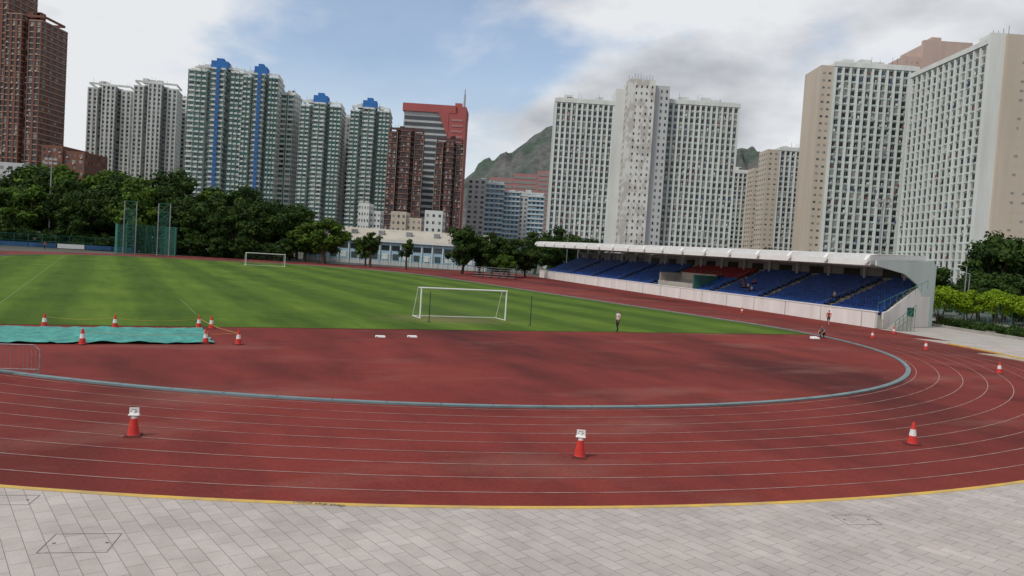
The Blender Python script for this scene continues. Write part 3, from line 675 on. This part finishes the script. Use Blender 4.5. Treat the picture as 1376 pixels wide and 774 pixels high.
for x,y in((13.9,26.6),(-20.1,37.1),(-13.9,40.5),(-15.4,40.0),(-25,42.3),(-22,43.9),(-18.3,46.4),(-17.6,46.5),(31,49.6),(33.4,63.1),(32.7,71),(38.2,78.4),(28.6,97.6)):
    link('traffic_cone',CM[0],(x,y,.005),random.uniform(0,1.5),sc=1.08)
D('tarp',(.08,.36,.30),rough=.6,col2=(.035,.20,.18),scale=1.2,fine=6,bump=.3)
c=[Vector(p) for p in((-33,37.5),(-17.9,46.0),(-15.0,40.0),(-29,32.2))];nx,ny=120,40
def TP(i,j):
    s,t=i/nx,j/ny;p=(c[0]*(1-s)+c[1]*s)*(1-t)+(c[3]*(1-s)+c[2]*s)*t
    z=.07+.10*abs(mnoise.fractal(Vector((p.x*.6,p.y*.9,0)),1,2,4))+.05*mnoise.noise(Vector((p.x*2.2,p.y*2.2,4)))
    e=.25*mnoise.noise(Vector((p.x*.7,p.y*.7,8)))
    return (p.x+e*(abs(s-.5)>.45),p.y+e,max(z,.02))
v=[TP(i,j) for i in range(nx+1) for j in range(ny+1)];f=[(i*(ny+1)+j,(i+1)*(ny+1)+j,(i+1)*(ny+1)+j+1,i*(ny+1)+j+1) for i in range(nx) for j in range(ny)]
me=bpy.data.meshes.new('tarp');me.from_pydata(v,[],f);me.materials.append(M['tarp']);me.polygons.foreach_set('use_smooth',[True]*len(f));me.update();link('tarpaulin',me)
mb=MB()
tp=[(-25,42.3,.6),(-22,43.9,.55),(-18.3,46.4,.6),(-13.9,40.5,.6),(-20.1,37.1,.6)]
for a,b in zip(tp[:-1],tp[1:]):
    for i in range(6):
        f_=lambda t:(a[0]+(b[0]-a[0])*t,a[1]+(b[1]-a[1])*t,a[2]-.5*t*(1-t));mb.tube(f_(i/6),f_((i+1)/6),.010,.010,'yellow_paint',4,False)
mb.obj('barrier_tape')
D('barr',(.42,.30,.29),rough=.4,metal=.3,var=.25,scale=5)
def barrier(x,y,rz):
    mb=MB();k='barr';w=1.15
    for s in(-1,1):
        mb.tube((s*w,0,0.05),(s*w,0,.9),.028,.028,k,8);mb.tube((s*w,0,.9),(s*(w-.2),0,1.1),.028,.028,k,8);mb.tube((s*(w-.15),-.3,.02),(s*(w-.15),.3,.02),.02,.02,k,6);mb.tube((s*(w-.15),0,.02),(s*(w-.15),0,.2),.02,.02,k,6)
    mb.tube((-w+.2,0,1.1),(w-.2,0,1.1),.028,.028,k,8);mb.tube((-w,0,.2),(w,0,.2),.028,.028,k,8)
    for i in range(1,17): xx=-w+i*2*w/17;mb.tube((xx,0,.2),(xx,0,1.1 if abs(xx)<w-.2 else 1.0),.012,.012,k,5)
    mb.obj('crowd_barrier',(x,y,.01),rz)
barrier(-18.3,28.6,.25);barrier(-18.6,27.3,-.5);barrier(-20.5,28.6,.1)
for x,y in((-7.8,47.8),(-6,48.9)):
    mb=MB();mb.hexa([(-.3,-.14,0),(.3,-.14,0),(.3,.14,0),(-.3,.14,0),(-.28,-.12,.07),(.28,-.12,.07),(.28,.12,.10),(-.28,.12,.10)],'white_paint');mb.box(-.25,-.2,-.16,-.13,0,.06,'dark_metal');mb.obj('marker_board',(x,y,.0),.3)
mb=MB();mb.hexa([(-.35,-.25,0),(.35,-.25,0),(.35,.25,0),(-.35,.25,0),(-.32,-.22,.1),(.32,-.22,.1),(.32,.22,.18),(-.32,.22,.18)],'white_paint');mb.box(.35,.42,-.2,.2,0,.12,'dark_metal');mb.obj('equipment_mat',(26.0,67.0,0),.4)
mb=MB()
for i in range(5):
    mb.box(0,9,i*.8,i*.8+.35,.35+i*.45,.42+i*.45,'galv_metal');
    for x in np.linspace(0,9,6): mb.tube((x,i*.8+.2,0),(x,i*.8+.2,.38+i*.45),.04,.04,'dark_metal',4)
for x in np.linspace(0,9,6): mb.tube((x,0,.2),(x,3.6,2.3),.04,.04,'dark_metal',4)
for x in(0,9): mb.tube((x,0,1.2),(x,3.6,3.2),.04,.04,'dark_metal',4);mb.tube((x,3.6,2),(x,3.6,3.2),.04,.04,'dark_metal',4)
mb.obj('spectator_bleacher',(-8.5,168,0),-.1)
# ------------------------------------------------------------------ lamps
def street_lamp(x,y,h,heads=2,rz=0):
    mb=MB();mb.tube((0,0,0),(0,0,h),.11,.05,'galv_metal',8);mb.lathe([(.22,0),(.2,.3),(.12,.4)],'galv_metal',10)
    for s in((-1,1) if heads==2 else (1,)):
        mb.tube((0,0,h-.1),(s*.6,0,h+.1),.04,.04,'galv_metal',5);mb.hexa([(s*.85-.3,-.13,h+.05),(s*.85+.3,-.13,h+.05),(s*.85+.3,.13,h+.05),(s*.85-.3,.13,h+.05),(s*.85-.2,-.1,h+.2),(s*.85+.2,-.1,h+.2),(s*.85+.2,.1,h+.2),(s*.85-.2,.1,h+.2)],'ac_unit')
    mb.obj('street_lamp',(x,y,0),rz)
def flood(x,y,h):
    mb=MB();mb.tube((0,0,0),(0,0,h),.25,.12,'galv_metal',8)
    mb.tube((-1.4,0,h-.1),(1.4,0,h-.1),.07,.07,'galv_metal',5);mb.tube((-1.2,0,h-1.1),(1.2,0,h-1.1),.07,.07,'galv_metal',5)
    for z in(h,h-1):
        for i in(-1.1,0,1.1): mb.hexa([(i-.35,-.4,z-.3),(i+.35,-.4,z-.3),(i+.25,-.05,z-.2),(i-.25,-.05,z-.2),(i-.35,-.55,z+.25),(i+.35,-.55,z+.25),(i+.25,-.05,z+.2),(i-.25,-.05,z+.2)],'ac_unit')
    mb.obj('floodlight_mast',(x,y,0),0)
street_lamp(14,210,17);street_lamp(28,200,15);street_lamp(46,195,14);street_lamp(55.5,97,7.6,1,2.8);street_lamp(60,104,6.8,1,2.6);street_lamp(53,100,7.4,2,.4)
flood(69,150,20);flood(-112,190,21);flood(58.5,160,9);flood(-90,200,11)

# ------------------------------------------------------------------ people
def person(name,loc,rz,pose,top='shirt_white',bot='trousers_black',sc=1.0,shortleg=False):
    J={'pel':(0,0,.95),'ab':(0,0,1.10),'ch':(0,-.01,1.32),'nk':(0,0,1.47),'hd':(0,-.01,1.54)}
    J.update(pose)
    names=list(J);bm=bmesh.new();sk=bm.verts.layers.skin.verify()
    rad={'pel':(.15,.11),'ab':(.13,.10),'ch':(.165,.11),'nk':(.055,.055),'hd':(.055,.06)}
    for s in'LR':
        rad.update({'sh'+s:(.062,.062),'el'+s:(.042,.042),'wr'+s:(.028,.026),'pm'+s:(.036,.02),'hp'+s:(.088,.088),'kn'+s:(.06,.06),'an'+s:(.042,.042),'to'+s:(.04,.03)})
    vs={}
    for n in names:
        v=bm.verts.new(J[n]);v[sk].radius=rad[n];vs[n]=v
    vs['pel'][sk].use_root=True
    E_=[('pel','ab'),('ab','ch'),('ch','nk'),('nk','hd')]
    for s in'LR': E_+=[('ch','sh'+s),('sh'+s,'el'+s),('el'+s,'wr'+s),('wr'+s,'pm'+s),('pel','hp'+s),('hp'+s,'kn'+s),('kn'+s,'an'+s),('an'+s,'to'+s)]
    for a,b in E_: bm.edges.new((vs[a],vs[b]))
    for s in'LR':
        pm=Vector(J['pm'+s]);d=(pm-Vector(J['wr'+s])).normalized();side=d.cross(Vector((1,0,.2))).normalized()
        for i,l in enumerate((.065,.078,.082,.076,.06)):
            o=side*((i-2)*.017);st=pm+o*.6;a=bm.verts.new(st+d*.03+(side*.02*(-1) if i==0 else Vector()));b=bm.verts.new(st+d*l+o*.4+(side*-.025 if i==0 else Vector((0,-.012,0))))
            a[sk].radius=(.010,.010);b[sk].radius=(.008,.008);bm.edges.new((vs['pm'+s],a));bm.edges.new((a,b))
    me=bpy.data.meshes.new(name);bm.to_mesh(me);bm.free();tmp=link('tmp',me)
    md=tmp.modifiers.new('s','SKIN');md.use_smooth_shade=True;md=tmp.modifiers.new('d','SUBSURF');md.levels=1
    dg=bpy.context.evaluated_depsgraph_get();em=bpy.data.meshes.new_from_object(tmp.evaluated_get(dg));bpy.data.objects.remove(tmp)
    em.materials.clear()
    for k in('skin',top,bot,'hair','black_rubber','cone_white'): em.materials.append(M[k])
    def near(p):
        best=None
        for a,b in E_:
            A=Vector(J[a]);B=Vector(J[b]);t=max(0,min(1,(p-A).dot(B-A)/max((B-A).length_squared,1e-9)));d=(p-(A+(B-A)*t)).length
            d-=max(rad[a][0]*(1-t)+rad[b][0]*t,0)
            if best is None or d<best[0]: best=(d,a,b,t)
        return best
    for p in em.polygons:
        _,a,b,t=near(p.center);k=0
        if b in('ab','ch'): k=1
        if (a,b)==('pel','ab') and t<.25:k=2
        if (a,b)==('ch','nk'): k=1 if t<.6 else 0
        if b.startswith('sh'): k=1
        if b.startswith('el'): k=1 if t<.55 else 0
        if b.startswith('hp'): k=2
        if b.startswith('kn'): k=2 if (not shortleg or t<.75) else 0
        if b.startswith('an'): k=0 if shortleg else 2
        if b.startswith('to'): k=4
        p.material_index=k;p.use_smooth=True
    root=empty(name,loc);root.rotation_euler=(0,0,rz);root.scale=(sc,)*3
    link('body',em,parent=root)
    hb=bmesh.new();bmesh.ops.create_uvsphere(hb,u_segments=20,v_segments=16,radius=1)
    for v in hb.verts:
        x,y,z=v.co;w=.076*(1-.18*max(0,-z));v.co=Vector((x*w,y*.094,z*.118))
        if y<-.9 and abs(z+.1)<.25 and abs(x)<.25: v.co.y-=.018
        if y<-.5 and abs(z-.12)<.15 and abs(x)>.2: v.co.y+=.006
    hm=bpy.data.meshes.new('head');hb.to_mesh(hm);hb.free()
    for k in('skin','hair','cone_white','shirt_red'): hm.materials.append(M[k])
    for p in hm.polygons:
        c=p.center;p.use_smooth=True
        if c.z>.055 or (c.y>.01 and c.z>-.06): p.material_index=1
        elif c.y<-.07 and abs(c.z-.012)<.012 and .018<abs(c.x)<.045: p.material_index=1
        elif c.y<-.06 and abs(c.z+.055)<.009 and abs(c.x)<.028: p.material_index=3
    hd=Vector(J['hd']);nk=Vector(J['nk']);hp=hd+(hd-nk).normalized()*.09
    link('head',hm,hp,parent=root)
    for s in(-1,1):
        m2=MB();m2.lathe([(.004,-.03),(.014,-.015),(.016,.01),(.006,.03)],'skin',8);m2.obj('ear',(hp.x+s*.076,hp.y+.005,hp.z),0,root)
    return root
def pose_stand(sw=0.,arm=0.):
    P={}
    for s,q in(('L',1),('R',-1)):
        P.update({'sh'+s:(q*.19,0,1.40),'el'+s:(q*.25,.02-q*arm*.3,1.13),'wr'+s:(q*.24,-.08-q*arm,.90+abs(arm)*.3),'pm'+s:(q*.24,-.10-q*arm*1.2,.83+abs(arm)*.35),
            'hp'+s:(q*.09,0,.90),'kn'+s:(q*.10,-.03-q*sw*.5,.50),'an'+s:(q*.10,.02-q*sw*.9+ (.08 if q*sw<0 else 0),.09+(.05 if q*sw<0 else 0)),'to'+s:(q*.11,-.15-q*sw*.9,.04)})
    return P
person('standing_person',(8.4,61.4,.01),-.9,pose_stand(.12,.12),'shirt_white','trousers_black',.98)
person('walking_person',(34,84.3,.0),-.6,pose_stand(.3,.2),'shirt_red','trousers_black',.98,True)
P=pose_stand(0,0)
P.update({'pel':(0,.15,.42),'ab':(0,.10,.55),'ch':(0,-.05,.76),'nk':(0,-.12,.89),'hd':(0,-.16,.95)})
for s,q in(('L',1),('R',-1)): P.update({'sh'+s:(q*.19,-.06,.83),'el'+s:(q*.26,-.25,.62),'wr'+s:(q*.16,-.42,.45),'pm'+s:(q*.13,-.48,.40),'hp'+s:(q*.1,.14,.40),'kn'+s:(q*.17,-.30,.52),'an'+s:(q*.14,-.02,.09),'to'+s:(q*.15,-.18,.04)})
person('crouching_person',(26.9,67.6,.0),-1.0,P,'shorts_grey','trousers_black',1.)
person('standing_person',(-101,170,.0),0,pose_stand(.1,.05),'shirt_red','trousers_black',1.)
def stand_pt(a,b):
    d=Vector((-.278,.9606));n=Vector((.9606,.278));p=Vector((39.5,85.5))+d*a+n*b;return p.x,p.y
for a,i,t in((30.5,3,'shirt_white'),(31.6,3,'shorts_grey'),(31.2,5,'shirt_red'),(28.4,2,'shirt_white'),(33,4,'shirt_red'),(43,7,'shorts_grey'),(11.5,3,'shirt_white')):
    P=pose_stand(0,0);P.update({'pel':(0,.0,.46),'ab':(0,.02,.60),'ch':(0,-.02,.83),'nk':(0,-.04,.98),'hd':(0,-.05,1.05)})
    for s,q in(('L',1),('R',-1)): P.update({'sh'+s:(q*.19,-.02,.90),'el'+s:(q*.25,-.08,.65),'wr'+s:(q*.16,-.30,.58),'pm'+s:(q*.13,-.37,.55),'hp'+s:(q*.1,-.02,.44),'kn'+s:(q*.12,-.44,.46),'an'+s:(q*.12,-.42,.08),'to'+s:(q*.12,-.57,.03)})
    x,y=stand_pt(a,bb(i)+.30);person('seated_spectator',(x,y,zz(i)),ang+0,P,t)

# ------------------------------------------------------------------ light
SE=math.radians(52);dx,dy=-.72,-.62;l=math.hypot(dx,dy);dx/=l;dy/=l
sd=bpy.data.lights.new('sun','SUN');sd.energy=2.3;sd.angle=math.radians(10);sd.color=(1,.95,.88)
so=link('sun',sd,(0,0,200));so.rotation_euler=Vector((dx*math.cos(SE),dy*math.cos(SE),math.sin(SE))).to_track_quat('Z','Y').to_euler()
w=bpy.data.worlds.new('World');SC.world=w;w.use_nodes=True;nt=w.node_tree;L=nt.links.new;bg=nt.nodes['Background'];bg.inputs[1].default_value=.15
sky=_n(nt,'ShaderNodeTexSky');sky.sky_type='NISHITA';sky.sun_disc=False;sky.sun_elevation=SE;sky.sun_rotation=math.atan2(dx,dy)%(2*math.pi);sky.dust_density=1.5;sky.ozone_density=1.5
tc=_n(nt,'ShaderNodeTexCoord');sep=_n(nt,'ShaderNodeSeparateXYZ');L(tc.outputs['Generated'],sep.inputs[0])
def math_(op,a,b=None,c=None):
    n=_n(nt,'ShaderNodeMath',operation=op)
    for i,q in enumerate((a,b,c)):
        if q is None: continue
        if isinstance(q,(int,float)): n.inputs[i].default_value=q
        else: L(q,n.inputs[i])
    return n.outputs[0]
mp=_n(nt,'ShaderNodeMapping');mp.inputs['Scale'].default_value=(1,1,2.0);mp.inputs['Location'].default_value=(.3,.1,.4);L(tc.outputs['Generated'],mp.inputs[0])
n1=_n(nt,'ShaderNodeTexNoise');n1.inputs['Scale'].default_value=3.0;n1.inputs['Detail'].default_value=9;n1.inputs['Roughness'].default_value=.52;n1.inputs['Distortion'].default_value=.15;L(mp.outputs[0],n1.inputs['Vector'])
n2=_n(nt,'ShaderNodeTexNoise');n2.inputs['Scale'].default_value=4.2;n2.inputs['Detail'].default_value=8;n2.inputs['Roughness'].default_value=.52
mp2=_n(nt,'ShaderNodeMapping');mp2.inputs['Scale'].default_value=(1,1,2.2);mp2.inputs['Location'].default_value=(5,2,1);L(tc.outputs['Generated'],mp2.inputs[0]);L(mp2.outputs[0],n2.inputs['Vector'])
# coverage rises toward the east and thins in the north-west
ax=math_('ABSOLUTE',math_('ADD',sep.outputs[0],.20))
cov=math_('ADD',n1.outputs['Fac'],math_('MINIMUM',math_('MULTIPLY',ax,.85),.26))
mr=_n(nt,'ShaderNodeMapRange');mr.interpolation_type='SMOOTHSTEP';mr.inputs[1].default_value=.53;mr.inputs[2].default_value=.70;mr.inputs[3].default_value=.15;mr.inputs[4].default_value=1;L(cov,mr.inputs[0])
hz=_n(nt,'ShaderNodeMapRange');hz.inputs[1].default_value=0;hz.inputs[2].default_value=.24;hz.inputs[3].default_value=.8;hz.inputs[4].default_value=0.1;L(sep.outputs[2],hz.inputs[0])
fac=math_('MAXIMUM',mr.outputs[0],hz.outputs[0])
gy=math_('ADD',math_('MULTIPLY_ADD',n2.outputs['Fac'],1.5,-.25),math_('ADD',math_('MULTIPLY',sep.outputs[0],.28),math_('MULTIPLY',sep.outputs[2],.60)))
cr=_n(nt,'ShaderNodeValToRGB');cr.color_ramp.elements[0].position=.62;cr.color_ramp.elements[1].position=.98
cr.color_ramp.elements[0].color=(.86,.88,.91,1);cr.color_ramp.elements[1].color=(.46,.48,.52,1);L(gy,cr.inputs[0])
sc_=_n(nt,'ShaderNodeVectorMath',operation='SCALE');L(cr.outputs[0],sc_.inputs[0]);sc_.inputs['Scale'].default_value=6.2
mx=_n(nt,'ShaderNodeMix',data_type='RGBA');L(fac,mx.inputs[0]);L(sky.outputs[0],mx.inputs[6]);L(sc_.outputs[0],mx.inputs[7]);L(mx.outputs[2],bg.inputs[0])
SC.view_settings.view_transform='Standard';SC.view_settings.look='None';SC.view_settings.exposure=0
